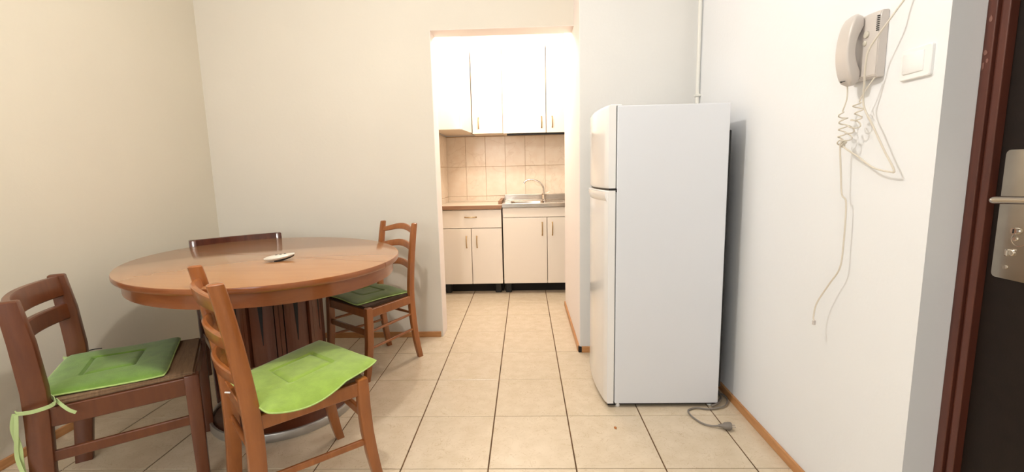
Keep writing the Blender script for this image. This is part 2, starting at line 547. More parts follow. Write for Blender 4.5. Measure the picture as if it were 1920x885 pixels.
# lever: neck out of the door, blade running towards the hinge side
bm = bmesh.new()
path = [(PX - 0.058, -0.594, 1.080), (PX - 0.059, -0.600, 1.081), (PX - 0.058, -0.640, 1.083), (PX - 0.056, -0.700, 1.085), (PX - 0.050, -0.760, 1.083)]
path = smoothpath(path, 5)
rings = []
for i, pnt in enumerate(path):
    t = (path[min(i + 1, len(path) - 1)] - path[max(i - 1, 0)]).normalized()
    s = t.cross(Vector((0, 0, 1))).normalized()
    k = i / (len(path) - 1)
    wx = 0.004 + 0.008 * min(1, k * 6) ** .5
    wz = 0.003 + 0.006 * min(1, k * 6) ** .5
    rings.append([pnt + s * wx * math.cos(2 * PI * a / 12) + Vector((0, 0, 1)) * wz * math.sin(2 * PI * a / 12) for a in range(12)])
loft(bm, rings)
obj('door_handle', bm, M['plate'], d1, smooth=True)
xdisc(-0.655, 1.083, 0.011, PX + .001, PX - 0.056, M['plate'], 'handle_neck', d1)

# ------------------------------------------------------------------ fridge
FX0, FX1, FY0, FY1, FH = 0.590, 1.094, 0.462, 1.012, 1.455
fr = empty('fridge', ((FX0 + FX1) / 2, (FY0 + FY1) / 2, 0), 0, 'tall white two-door fridge with bowed doors standing before the right wall', 'fridge')
fo = Vector(fr.location)


def fobj(name, bm, mat, parent=fr, smooth=False):
    for v in bm.verts: v.co -= fo
    return obj(name, bm, mat, parent, smooth)


bm = bmesh.new()
box(bm, FX0, FX1, FY0, FY1, 0.022, FH - 0.002, bev=0.004, seg=2)
cab = fobj('cabinet_body', bm, M['fridge'])
bm = bmesh.new()
box(bm, FX1 - 0.001, FX1 + 0.014, FY0 + 0.012, FY1 - 0.05, 0.10, FH - 0.12, bev=0.003)
fobj('condenser_grille', bm, M['black'])
SEAM = 1.078


def fdoor(name, z0, z1):
    """bowed door: plan outline in x,y, extruded in z with soft edges"""
    n = 24
    bm = bmesh.new()
    back = FX0 - 0.006
    prof = []
    for k in range(n + 1):
        t = k / n
        y = FY0 + 0.001 + t * (FY1 - FY0 - 0.002)
        bow = 0.024 * (1 - (2 * t - 1) ** 2)
        corner = 0.006 * (max(0, 1 - min(t, 1 - t) / 0.05)) ** 2
        prof.append((back - 0.038 - bow + corner, y))
    zz = [(z0, 0.004), (z0 + 0.004, 0.001), (z0 + 0.012, 0.0), (z1 - 0.012, 0.0), (z1 - 0.004, 0.001), (z1, 0.004)]
    rings = []
    for z, ins in zz:
        ring = [(x + ins, y, z) for x, y in prof]
        ring += [(back, FY1 - 0.001, z), (back, FY0 + 0.001, z)]
        rings.append(ring)
    loft(bm, rings)
    return fobj(name, bm, M['fridge_door'], smooth=True)


ud = fdoor('freezer_door', SEAM + 0.004, FH)
ld = fdoor('fridge_door', 0.022, SEAM - 0.006)
# recessed grip strip between the doors
bm = bmesh.new()
n = 20
rings = []
for z in (SEAM - 0.006, SEAM + 0.004):
    ring = []
    for k in range(n + 1):
        t = k / n
        y = FY0 + 0.004 + t * (FY1 - FY0 - 0.008)
        ring.append((FX0 - 0.006 - 0.030 - 0.022 * (1 - (2 * t - 1) ** 2), y, z))
    ring += [(FX0 - 0.004, FY1 - 0.004, z), (FX0 - 0.004, FY0 + 0.004, z)]
    rings.append(ring)
loft(bm, rings)
fobj('door_divider', bm, M['black'], smooth=True)
fobj('hinge', boxbm(FX0 - 0.030, FX0 + 0.004, FY0 + 0.002, FY0 + 0.020, SEAM - 0.014, SEAM + 0.002), M['black'])
# white lipped grip under the seam
bm = bmesh.new()
rings = []
for k in range(n + 1):
    t = k / n
    y = FY0 + 0.010 + t * (FY1 - FY0 - 0.02)
    x = FX0 - 0.006 - 0.038 - 0.024 * (1 - (2 * t - 1) ** 2)
    rings.append([(x + .004, y, SEAM - 0.009), (x - 0.008, y, SEAM - 0.012), (x - 0.010, y, SEAM - 0.030), (x - 0.002, y, SEAM - 0.054), (x + .004, y, SEAM - 0.060)])
loft(bm, rings)
fobj('grip_lip', bm, M['fridge_door'], smooth=True)
fobj('gasket', boxbm(FX0 - 0.007, FX0 + 0.001, FY0 + 0.007, FY1 - 0.007, 0.03, SEAM - 0.02), M['gasket'])
fobj('gasket', boxbm(FX0 - 0.007, FX0 + 0.001, FY0 + 0.007, FY1 - 0.007, SEAM + 0.006, FH - 0.008), M['gasket'])
fobj('door_badge', boxbm(FX0 - 0.0655, FX0 - 0.0600, 0.80, 0.86, 0.492, 0.546, bev=0.001), M['gasket'])  # plain grey rectangle set on the lower door's bowed front
fobj('hinge_cover', boxbm(FX0 - 0.030, FX0 + 0.02, FY0 + 0.004, FY0 + 0.030, FH - 0.003, FH + 0.004, bev=0.002), M['white_plastic'])
fobj('hinge', boxbm(FX0 - 0.034, FX0 + 0.006, FY0 + 0.002, FY0 + 0.020, 0.014, 0.026), M['black'])
for x, y in ((FX0 + 0.018, FY0 + 0.022), (FX0 + 0.018, FY1 - 0.03), (FX1 - 0.03, FY0 + 0.03), (FX1 - 0.03, FY1 - 0.03)):
    bm = bmesh.new()
    lathe(bm, [(0.011, 0.0), (0.012, 0.004), (0.012, 0.018), (0.008, 0.024)], 14, (x, y))
    fobj('foot', bm, M['white_plastic'], smooth=True)
fobj('underside', boxbm(FX0 + 0.01, FX1 - 0.01, FY0 + 0.012, FY1 - 0.012, 0.012, 0.024), M['black'])
# dark screw specks on the top edge
# power cord
bm = bmesh.new()
cp = [(1.150, 0.700, 0.10), (1.140, 0.640, 0.03), (1.150, 0.600, 0.008), (1.168, 0.560, 0.010), (1.158, 0.500, 0.012), (1.118, 0.452, 0.010), (1.040, 0.434, 0.006), (0.985, 0.446, 0.006), (0.938, 0.424, 0.006), (0.934, 0.372, 0.006), (0.958, 0.312, 0.006), (0.990, 0.285, 0.008), (1.020, 0.272, 0.016)]
tube(bm, smoothpath(cp, 8), 0.0042, 8)
cordo = obj('power_cord', bm, M['greycord'], smooth=True)
tag(cordo, 'grey power cord with plug lying on the floor tiles at the fridge foot', 'cord')
bm = bmesh.new()
lc = [(1.160, 0.640, 0.008), (1.150, 0.560, 0.006), (1.105, 0.500, 0.006), (1.060, 0.452, 0.014), (1.100, 0.470, 0.018), (1.140, 0.530, 0.014), (1.150, 0.600, 0.010)]
tube(bm, smoothpath(lc, 8), 0.0042, 8)
obj('cord_loop', bm, M['greycord'], cordo, smooth=True)
bm = bmesh.new()
dirv = Vector((0.055, -0.012, 0.004)).normalized()
side = dirv.cross(Vector((0, 0, 1))).normalized()
base = Vector((1.018, 0.273, 0.016))
rings = []
for s, w, h in ((0.0, .006, .006), (0.016, .009, .009), (0.024, .018, .014), (0.046, .021, .017), (0.054, .017, .014)):
    c = base + dirv * s
    rings.append([c + side * w * math.cos(2 * PI * k / 12) + Vector((0, 0, 1)) * h * math.sin(2 * PI * k / 12) for k in range(12)])
loft(bm, rings)
obj('plug', bm, M['greycord'], cordo, smooth=True)
bm = bmesh.new()
pc = base + dirv * 0.052
for sgn in (-1, 1):
    tube(bm, [pc + side * 0.0085 * sgn, pc + side * 0.0085 * sgn + dirv * 0.018], 0.0024, 8)
obj('plug_pin', bm, M['steel'], cordo, smooth=True)
bm = bmesh.new()
r_ = bmesh.ops.create_icosphere(bm, subdivisions=2, radius=1.0)
for v in bm.verts: v.co = Vector((v.co.x * 0.007, v.co.y * 0.010, max(-.9, v.co.z) * 0.0022 + .002)) * random.uniform(0.8, 1.1) + Vector((0, 0, .0006))
tag(obj('crumb', bm, M['crumb'], None, loc=(0.559, 0.283, 0)), 'tiny orange-brown crumb on the floor tile before the fridge', 'crumb')

# ------------------------------------------------------------------ kitchen
YC = 2.60


def bar_handle(parent, x, y, z, vertical=True, L=0.112, mat=M['brass']):
    bm = bmesh.new()
    n = 9
    pts = []
    for k in range(n):
        t = k / (n - 1) * 2 - 1
        s = t * L / 2
        out = 0.022 * (1 - abs(t) ** 3.0) + 0.001
        pts.append((x, y - out, z + s) if vertical else (x + s, y - out, z))
    tube(bm, pts, [0.0050 if 0 < k < n - 1 else 0.0068 for k in range(n)], 8)
    o = obj('handle', bm, mat, parent, smooth=True)
    return o


def carcass(bm, x0, x1, y0, y1, z0, z1, t=0.016):
    box(bm, x0, x0 + t, y0, y1, z0, z1)
    box(bm, x1 - t, x1, y0, y1, z0, z1)
    box(bm, x0 + t, x1 - t, y0, y1, z0, z0 + t)
    box(bm, x0 + t, x1 - t, y0, y1, z1 - t, z1)
    box(bm, x0 + t, x1 - t, y1 - 0.006, y1, z0 + t, z1 - t)


def sub(name, bm, mat, parent, smooth=False):
    return obj(name, bm, mat, parent, smooth)


# left base unit: drawer over two doors
bu = empty('base_cabinet', (0, 0, 0), 0, 'white base cabinet with one wide drawer above two doors, left of the sink', 'cabinet', None)
bm = bmesh.new(); carcass(bm, -0.648, -0.062, YC + 0.018, YK - 0.012, 0.105, 0.822); sub('carcass', bm, M['cab_side'], bu)
dr = sub('drawer', boxbm(-0.645, -0.062, YC, YC + 0.018, 0.648, 0.818, bev=0.002), M['cab'], bu)
bar_handle(dr, -0.353, YC, 0.752, vertical=False)
dl = sub('door', boxbm(-0.645, -0.3555, YC, YC + 0.018, 0.105, 0.642, bev=0.002), M['cab'], bu)
bar_handle(dl, -0.400, YC, 0.515)
dr2 = sub('door', boxbm(-0.3505, -0.062, YC, YC + 0.018, 0.105, 0.642, bev=0.002), M['cab'], bu)
bar_handle(dr2, -0.300, YC, 0.515)
for x in (-0.600, -0.110):
    sub('foot', boxbm(x - 0.03, x + 0.03, YC + 0.06, YC + 0.12, 0, 0.105, bev=0.008), M['black'], bu)
sub('plinth', boxbm(-0.64, -0.062, YC + 0.13, YC + 0.145, 0.0, 0.104), M['darkgap'], bu)  # dark sheet standing for the shade in the recess under the cabinet
# worktop of the left unit
wtp = empty('worktop', (0, 0, 0), 0, 'beige worktop with brown wooden front edge on the left base cabinet', 'worktop')
sub('top', boxbm(-0.652, -0.056, YC - 0.012, YK - 0.006, 0.828, 0.862, bev=0.002), M['worktop'], wtp)
sub('front_edge', boxbm(-0.652, -0.056, YC - 0.022, YC - 0.012, 0.826, 0.862, bev=0.002), M['worktop_edge'], wtp)
sub('end_strip', boxbm(-0.094, -0.060, YC + 0.10, YK - 0.006, 0.862, 0.895, bev=0.003), M['worktop_edge'], wtp)
sub('wall_strip', boxbm(-0.652, -0.094, YK - 0.030, YK - 0.006, 0.862, 0.878, bev=0.003), M['worktop'], wtp)
# sink unit
su = empty('sink_cabinet', (0, 0, 0), 0, 'white sink cabinet with two doors under the steel sink', 'cabinet')
bm = bmesh.new(); carcass(bm, -0.050, 0.750, YC + 0.018, YK - 0.012, 0.105, 0.835); sub('carcass', bm, M['cab_side'], su)
sub('top_rail', boxbm(-0.048, 0.748, YC, YC + 0.018, 0.742, 0.834, bev=0.002), M['cab'], su)
sub('door', boxbm(-0.048, 0.3655, YC, YC + 0.018, 0.105, 0.737, bev=0.002), M['cab'], su)
bar_handle(bpy.data.objects[sorted(o.name for o in su.children if o.name.startswith('door'))[0]], 0.322, YC, 0.630, L=0.125)
d_ = sub('door', boxbm(0.3705, 0.748, YC, YC + 0.018, 0.105, 0.737, bev=0.002), M['cab'], su)
bar_handle(d_, 0.418, YC, 0.630, L=0.125)
for x in (-0.010, 0.710):
    sub('foot', boxbm(x - 0.03, x + 0.03, YC + 0.06, YC + 0.12, 0, 0.105, bev=0.008), M['black'], su)
sub('plinth', boxbm(-0.048, 0.75, YC + 0.13, YC + 0.145, 0.0, 0.104), M['darkgap'], su)  # dark sheet in place of the shade below the sink unit
# steel sink top
sk = empty('sink', (0, 0, 0), 0, 'stainless steel sink top with raised back edge on the sink cabinet', 'sink')
bm = bmesh.new()
sx0, sx1, sy0, sy1, zt_, zb_ = -0.052, 0.752, YC - 0.018, YK - 0.006, 0.868, 0.838
bx0, bx1, by0, by1 = 0.02, 0.36, YC + 0.07, YC + 0.43
box(bm, sx0, bx0, sy0, sy1, zb_, zt_)
box(bm, bx1, sx1, sy0, sy1, zb_, zt_)
box(bm, bx0, bx1, sy0, by0, zb_, zt_)
box(bm, bx0, bx1, by1, sy1, zb_, zt_)
sub('rim', bm, M['steel'], sk)
bm = bmesh.new()
def _r(ins, z): return [(p[0] + (bx0 + bx1) / 2, p[1] + (by0 + by1) / 2, z) for p in rrect(bx1 - bx0 - 2 * ins, by1 - by0 - 2 * ins, 0.04, 4)]
loft(bm, [_r(-.004, zt_ + .001), _r(0.006, zt_ - 0.004), _r(0.014, 0.74), _r(0.03, 0.72)], cap=False)
bm.faces.new([v for v in bm.verts][-len(_r(0, 0)):])
sub('basin', bm, M['steel'], sk, smooth=True)
sub('back_edge', boxbm(sx0, sx1, sy1 - 0.024, sy1, zt_, 0.932, bev=0.004, seg=2), M['steel'], sk)
sub('front_bead', boxbm(sx0, sx1, sy0 - 0.004, sy0 + 0.014, zt_ - 0.002, zt_ + 0.006, bev=0.003), M['steel'], sk)
bm = bmesh.new()
for k in range(7):
    box(bm, 0.40 + k * 0.048, 0.412 + k * 0.048, YC + 0.09, YC + 0.42, zt_ - .001, zt_ + 0.003, bev=0.001)
sub('drainer_ribs', bm, M['steel'], sk)
# mixer tap
fa = empty('faucet', (0.355, 2.95, zt_), 0, 'chrome mixer tap with tall curved spout over the sink', 'faucet')
bm = bmesh.new()
lathe(bm, [(0.026, 0), (0.026, 0.006), (0.021, 0.010), (0.021, 0.050), (0.024, 0.056), (0.024, 0.074), (0.014, 0.082)], 24)
obj('tap_body', bm, M['chrome'], fa, smooth=True)
bm = bmesh.new()
sp = smoothpath([(0, 0, 0.076), (-0.002, 0, 0.11), (-0.010, 0, 0.150), (-0.045, 0, 0.190), (-0.100, 0, 0.214), (-0.155, 0, 0.214), (-0.190, 0, 0.200), (-0.200, 0, 0.180)], 6)
tube(bm, sp, 0.0100, 14)
obj('spout', bm, M['chrome'], fa, smooth=True)
bm = bmesh.new()
tube(bm, [(0.006, 0.0, 0.074), (0.026, -0.01, 0.084), (0.060, -0.02, 0.094)], [0.008, 0.007, 0.006], 10)
obj('lever', bm, M['chrome'], fa, smooth=True)

# wall units
def wall_unit(x0, x1, y0, z0, z1, doors, label):
    e = empty('wall_cabinet', (0, 0, 0), 0, label, 'cabinet', 'white wall cabinets in the kitchen')
    bm = bmesh.new(); carcass(bm, x0, x1, y0 + 0.018, YK + 0.004, z0 + 0.004, z1); sub('carcass', bm, M['cab_side'], e)
    for (a, b, hx) in doors:
        dd = sub('door', boxbm(a + 0.0015, b - 0.0015, y0, y0 + 0.018, z0, z1, bev=0.002), M['cab'], e)
        if hx is not None: bar_handle(dd, hx, y0, z0 + 0.100, L=0.105)
    return e


wall_unit(-0.3385, -0.040, 2.85, 1.543, 2.35, [(-0.338, -0.040, -0.275)], 'narrow one-door white wall cabinet just right of the corner unit')
wu2 = wall_unit(-0.038, 0.76, 2.85, 1.539, 2.35, [(-0.038, 0.3805, 0.337), (0.3835, 0.76, 0.440)], 'wide two-door white wall cabinet above the sink')
sub('light_pelmet', boxbm(0.00, 0.75, 2.86, 2.875, 1.520, 1.541), M['darkgap'], wu2)  # thin dark strip along the cabinet's lower edge
# corner unit: its end panel faces the doorway, its doors look along the room
cu = empty('wall_cabinet', (0, 0, 0), 0, 'white corner wall cabinet with its blank end panel towards the doorway', 'cabinet', 'white wall cabinets in the kitchen')
bm = bmesh.new(); prism(bm, [(XKL + 0.002, 2.462), (-0.405, 2.462), (-0.362, 2.83), (-0.362, YK + 0.004), (XKL + 0.002, YK + 0.004)], 1.556, 2.35); sub('carcass', bm, M['cab_side'], cu)
sub('end_panel', boxbm(XKL + 0.002, -0.402, 2.445, 2.462, 1.552, 2.35, bev=0.002), M['cab'], cu)
bm = bmesh.new(); prism(bm, [(-0.401, 2.447), (-0.385, 2.447), (-0.341, 2.835), (-0.357, 2.835)], 1.552, 2.35); sub('door', bm, M['cab'], cu)

# lamps
def ceiling_lamp(loc, label):
    e = empty('ceiling_lamp', (loc[0], loc[1], HC), 0, label, 'lamp')
    bm = bmesh.new(); lathe(bm, [(0.06, 0.0), (0.06, -0.03), (0.02, -0.035)], 24); obj('ceiling_rose', bm, M['white_plastic'], e, smooth=True)
    return e


ceiling_lamp(LAMP_POS, 'white ceiling lamp rose over the dining corner')
ceiling_lamp(KLAMP_POS, 'white ceiling lamp rose in the kitchen')

# ------------------------------------------------------------------ table
TC = (-1.110, 0.516)
TA, TB, TANG = 0.716, 0.589, math.atan2(0.68, -0.734)
tb = empty('dining_table', (-1.08, 0.505, 0), 0, 'large round brown wooden dining table on a fluted drum pedestal', 'table')
to = Vector(tb.location)
ox, oy = TC[0] - to.x, TC[1] - to.y
sang = math.atan2(-0.14, 0.425)   # direction of the seam between the two halves


def half_top(sign, prof):
    """half of the oval top cut along the seam"""
    bm = bmesh.new()
    n = 56
    rings = []
    for ins, z in prof:
        ring = []
        for k in range(n + 1):
            a = sang + (PI * k / n if sign > 0 else PI + PI * k / n)
            # point of ellipse in world direction a
            la = a - TANG
            rr = 1 / math.sqrt((math.cos(la) / (TA - ins)) ** 2 + (math.sin(la) / (TB - ins)) ** 2)
            px, py = rr * math.cos(a), rr * math.sin(a)
            g = 0.0011 * sign
            ring.append((ox + px - math.sin(sang) * g, oy + py + math.cos(sang) * g, z))
        rings.append(ring)
    loft(bm, rings)
    return bm


for s in (1, -1):
    o = obj('tabletop_half', half_top(s, [(0.004, 0.759), (0.001, 0.762), (0.0, 0.768), (0.0, 0.778), (0.002, 0.783), (0.006, 0.785)]), M['table'], tb, smooth=True)
    o.data.materials.append(M['table_edge'])
    for f in o.data.polygons:
        if f.normal.z < 0.7: f.material_index = 1
bm = bmesh.new()
lathe(bm, [(1.0, 0.700), (1.0, 0.7585)], 96, (ox, oy), TA - 0.030, TB - 0.030, TANG)
obj('apron', bm, M['table_edge'], tb, smooth=True)
# pedestal drum
PED = Vector((-1.075 - to.x, 0.500 - to.y, 0))
RP = 0.192
bm = bmesh.new()
lathe(bm, [(RP - 0.02, 0.04), (RP - 0.02, 0.71)], 48, (PED.x, PED.y))
obj('drum_core', bm, M['black_inlay'], tb, smooth=True)
a_view = math.atan2(-1.65 - 0.5, 0.166 + 1.075)


def wedge_arc(bm, a0, a1, r0, r1, z0, z1, n=6, a0t=None, a1t=None):
    """curved block between two angles; a0t,a1t: angles at the top"""
    a0t = a0 if a0t is None else a0t
    a1t = a1 if a1t is None else a1t
    rings = []
    for z, s, e in ((z0, a0, a1), (z1, a0t, a1t)):
        ring = [(PED.x + r1 * math.cos(s + (e - s) * k / n), PED.y + r1 * math.sin(s + (e - s) * k / n), z) for k in range(n + 1)]
        ring += [(PED.x + r0 * math.cos(e - (e - s) * k / n), PED.y + r0 * math.sin(e - (e - s) * k / n), z) for k in range(n + 1)]
        rings.append(ring)
    loft(bm, rings)


NST = 8
step = 2 * PI / NST
for k in range(NST):
    a = a_view + k * step
    bm = bmesh.new()
    wedge_arc(bm, a - 0.085, a - 0.004, RP - 0.022, RP + 0.014, 0.036, 0.702)
    wedge_arc(bm, a + 0.004, a + 0.085, RP - 0.022, RP + 0.014, 0.036, 0.702)
    obj('pilaster', bm, M['pedestal'], tb)
    ac = a + step / 2
    bm = bmesh.new()
    w = step / 2 - 0.115
    wedge_arc(bm, ac - w, ac + w, RP - 0.022, RP, 0.036, 0.702, 8)
    st = obj('stave', bm, M['pedestal'], tb)
    bm = bmesh.new()
    wedge_arc(bm, ac - 0.006, ac + 0.006, RP - 0.02, RP + 0.0015, 0.40, 0.70, 4, ac - 0.085, ac + 0.085)
    obj('black_wedge', bm, M['black_inlay'], st)
bm = bmesh.new()
lathe(bm, [(0.318, 0.0), (0.320, 0.004), (0.320, 0.026), (0.314, 0.030)], 72, (PED.x, PED.y))
obj('base_disc', bm, M['pedestal'], tb, smooth=True)
bm = bmesh.new()
n = 96
rings = []
for k in range(n):
    a = 2 * PI * k / n
    rings.append([(PED.x + r * math.cos(a), PED.y + r * math.sin(a), z) for r, z in ((0.321, 0.0), (0.334, 0.0), (0.336, 0.004), (0.336, 0.036), (0.333, 0.040), (0.324, 0.040), (0.321, 0.036))])
loft(bm, rings, closed=True)
obj('base_ring', bm, M['steel_ring'], tb, smooth=True)

# remote control on the table
rm = empty('remote_control', (-0.968, 0.362, 0.785), math.atan2(0.065, 0.115), 'small off-white curved remote control lying on the dining table', 'remote')
bm = bmesh.new()
rings = []
NN = 16
for k in range(NN + 1):
    t = k / NN
    x = -0.062 + 0.128 * t
    e = 1 - abs(2 * t - 1) ** 3.2
    wy = 0.007 + 0.018 * e * (1 - 0.25 * t)
    hz = 0.004 + 0.0110 * e * (1 - 0.45 * t)
    zc = 0.0150 + 0.014 * t * t
    rings.append([(x, wy * math.cos(2 * PI * a / 16), zc + hz * math.sin(2 * PI * a / 16)) for a in range(16)])
loft(bm, rings)
for v in bm.verts: v.co.z = max(v.co.z, 0.0004)
obj('shell', bm, M['remote'], rm, smooth=True)
bm = bmesh.new()
rings = []
for k in range(9):
    t = 0.32 + 0.66 * k / 8
    x = -0.062 + 0.128 * t
    e = 1 - abs(2 * t - 1) ** 3.2
    wy = 0.004 + 0.014 * e * (1 - 0.25 * t)
    zc = 0.0150 + 0.014 * t * t - (0.004 + 0.0110 * e * (1 - 0.45 * t))
    rings.append([(x, wy, zc + .002), (x, -wy, zc + .002), (x, -wy, max(zc - .004, .0005)), (x, wy, max(zc - .004, .0005))])
loft(bm, rings)
obj('dark_underside', bm, M['remote_dark'], rm)
for kx in (-0.010, 0.008, 0.026):
    bm = bmesh.new()
    t = (kx + 0.062) / 0.128
    e = 1 - abs(2 * t - 1) ** 3.2
    z = 0.0150 + 0.014 * t * t + 0.004 + 0.0110 * e * (1 - 0.45 * t)
    box(bm, kx - 0.005, kx + 0.005, -0.005, 0.005, z - 0.002, z + 0.0012, bev=0.001)
    obj('button', bm, M['remote_dark'], rm)


# ------------------------------------------------------------------ chairs
def vleg(path, w, d, rad=0.006, top_round=False):
    """leg lofted through horizontal rounded rectangles. path: (x, y, z, scale)"""
    bm = bmesh.new()
    rings = []
    for x, y, z, s in path:
        rings.append([(x + px, y + py, z) for px, py in rrect(d * s, w * s, rad * s, 2)])
    if top_round:
        x, y, z, s = path[-1]
        rings.append([(x + px, y + py, z + 0.004) for px, py in rrect(d * s - .008, w * s - .008, rad * s, 2)])
    loft(bm, rings)
    return bm


def lerp(a, b, t): return a + (b - a) * t


def xat(path, z):
    for i in range(len(path) - 1):
        if path[i][2] <= z <= path[i + 1][2]:
            t = (z - path[i][2]) / (path[i + 1][2] - path[i][2])
            return lerp(path[i][0], path[i + 1][0], t), lerp(path[i][1], path[i + 1][1], t)
    return path[-1][0], path[-1][1]


def slat_bm(w, x0, lean, zlo, zhi, bow, arch_lo, arch_hi, th=0.018, n=14):
    """back slat across y; bow backwards (+x) in the middle, arched edges"""
    bm = bmesh.new()
    rings = []
    for k in range(n + 1):
        t = k / n * 2 - 1
        y = t * w / 2
        c = 1 - t * t
        cc = math.cos(t * PI / 2) ** 1.3 if abs(t) < 1 else 0
        b = bow * c
        zl, zh = zlo + arch_lo * cc, zhi + arch_hi * cc
        xl, xh = x0 + lean * (zl - zlo), x0 + lean * (zh - zlo)
        r = 0.004
        rings.append([(xl + b - th / 2, y, zl + r), (xl + b - th / 2 + r, y, zl), (xl + b + th / 2 - r, y, zl), (xl + b + th / 2, y, zl + r),
                      (xh + b + th / 2, y, zh - r), (xh + b + th / 2 - r, y, zh), (xh + b - th / 2 + r, y, zh), (xh + b - th / 2, y, zh - r)])
    loft(bm, rings)
    return bm


def bar(bm, a, b, w, h, r=0.003):
    """rectangular rail between two points, h vertical"""
    a, b = Vector(a), Vector(b)
    t = (b - a).normalized()
    s = t.cross(Vector((0, 0, 1))).normalized()
    u = s.cross(t)
    loft(bm, [[p + s * x + u * y for x, y in rrect(w, h, r, 1)] for p in (a, b)])


def ladder_chair(P, mat, seatmat, label, loc, rz, group):
    """ladder back chair; +x is backwards"""
    e = empty('dining_chair', (*loc, 0), rz, label, 'chair', group)
    wf, wb, dep, zs, zt = P['wf'], P['wb'], P['dep'], P['zs'], P['zt']
    d = dep / 2
    fl = P['front_flare']
    posts = {}
    legs = {}
    for s in (-1, 1):
        fp = [(-d - fl * f, s * wf / 2, z * zs, sc) for f, z, sc in ((1.0, 0, .80), (.72, .12, .88), (.42, .30, .96), (.16, .52, 1.0), (.03, .75, 1.02), (0, .95, 1.0), (0, 1.0, .9))]
        legs[s] = fp
        obj('leg', vleg(fp, 0.036, 0.042), mat, e, smooth=True)
        pp = [(P['post'][i][0] + d, s * (wb / 2 + P['post'][i][2]), P['post'][i][1], P['post'][i][3]) for i in range(len(P['post']))]
        q = [(v.x, v.y, v.z) for v in smoothpath([(a, b, c) for a, b, c, _ in pp], 3)]
        sc = []
        for i in range(len(pp) - 1):
            for k in range(3): sc.append(lerp(pp[i][3], pp[i + 1][3], k / 3))
        sc.append(pp[-1][3])
        pp = [(*q[i], sc[i]) for i in range(len(q))]
        posts[s] = pp
        obj('back_post', vleg(pp, P.get('pw', 0.028), P.get('pd', 0.046), top_round=True), mat, e, smooth=True)
    # seat rails
    zr = zs - 0.034
    bm = bmesh.new(); bar(bm, (-d, -wf / 2, zr), (-d, wf / 2, zr), 0.022, 0.050); obj('seat_rail', bm, mat, e)
    for s in (-1, 1):
        x, y = xat(posts[s], zr)
        bm = bmesh.new(); bar(bm, (-d, s * wf / 2, zr), (x, y, zr), 0.022, 0.050); obj('seat_rail', bm, mat, e)
    x, y = xat(posts[1], zr)
    bm = bmesh.new(); bar(bm, (x, -y, zr), (x, y, zr), 0.022, 0.045); obj('seat_rail', bm, mat, e)
    # seat panel
    x1 = xat(posts[1], zs)[0] - 0.012
    outl = [(-d - 0.012, -wf / 2 + 0.012), (-d - 0.012, wf / 2 - 0.012), (x1, wb / 2 - 0.004), (x1, -wb / 2 + 0.004)]
    bm = bmesh.new()
    prism(bm, outl, zs - 0.012, zs + 0.006)
    bmesh.ops.bevel(bm, geom=list(bm.edges), offset=0.005, segments=2, affect='EDGES')
    obj('seat', bm, seatmat, e, smooth=True)
    # slats
    for zlo, zhi, al, ah in P['slats']:
        xa, ya = xat(posts[1], zlo)
        xb, _ = xat(posts[1], zhi)
        lean = (xb - xa) / (zhi - zlo)
        obj('back_slat', slat_bm(2 * ya - 0.012, xa + 0.002, lean, zlo, zhi, 0.034, al, ah), mat, e, smooth=True)
    # stretchers
    for z in P['side_st']:
        for s in (-1, 1):
            x, y = xat(posts[s], z + 0.012)
            fx, fy = xat(legs[s], z)
            bm = bmesh.new()
            if P.get('flat'): bar(bm, (fx, fy, z), (x, y, z + 0.012), 0.013, 0.024)
            else: tube(bm, [(fx, fy, z), ((fx + x) / 2, (fy + y) / 2, z + .006), (x, y, z + 0.012)], [0.007, 0.0095, 0.007], 10)
            obj('stretcher', bm, mat, e, smooth=True)
    z = P['front_st']
    fx, fy = xat(legs[1], z)
    bm = bmesh.new(); bar(bm, (fx, -fy, z), (fx, fy, z), 0.016, 0.034); obj('stretcher', bm, mat, e)
    z = P['back_st']
    x, y = xat(posts[1], z)
    bm = bmesh.new(); tube(bm, [(x, -y, z), (x, 0, z), (x, y, z)], [0.007, 0.010, 0.007], 10); obj('stretcher', bm, mat, e, smooth=True)
    return e


CH_GROUP = 'wooden chairs around the dining table'
right_P = dict(wf=.405, wb=.318, dep=.343, zs=.425, zt=.868, front_flare=.040,
               post=[(0.042, 0.0, 0.004, .85), (0.020, .12, 0.0, .95), (0.002, .28, 0, 1.0), (-0.004, .44, 0, 1.0), (0.012, .62, 0, .95), (0.036, .78, 0, .88), (0.052, .862, 0, .8)],
               slats=[(.795, .825, .022, .030), (.690, .728, .020, .024), (.570, .608, .020, .024)], side_st=[.285, .185], front_st=.275, back_st=.30, pw=.030, pd=.040)
ladder_chair(right_P, M['chair'], M['rush_dark'], 'honey-brown ladder-back chair on the far right of the table, by the kitchen doorway', (-0.789, 1.051), 0.927, CH_GROUP)
front_P = dict(wf=.395, wb=.385, dep=.400, zs=.430, zt=.862, front_flare=.045,
               post=[(-0.030, 0.0, 0.0, .95), (-0.040, .15, 0, 1.0), (-0.044, .30, 0, 1.02), (-0.040, .44, 0, 1.0), (-0.022, .62, 0, .97), (0.000, .78, 0, .92), (0.014, .858, 0, .86)],
               slats=[(.765, .815, .006, .012), (.640, .685, .006, .012), (.520, .562, .006, .012)], side_st=[.182], front_st=.285, back_st=.27, flat=True, pw=.032, pd=.052)
ladder_chair(front_P, M['chair'], M['rush'], 'honey-brown ladder-back chair in the foreground, its back slats towards the left', (-0.727, -0.093), 3.905, CH_GROUP)


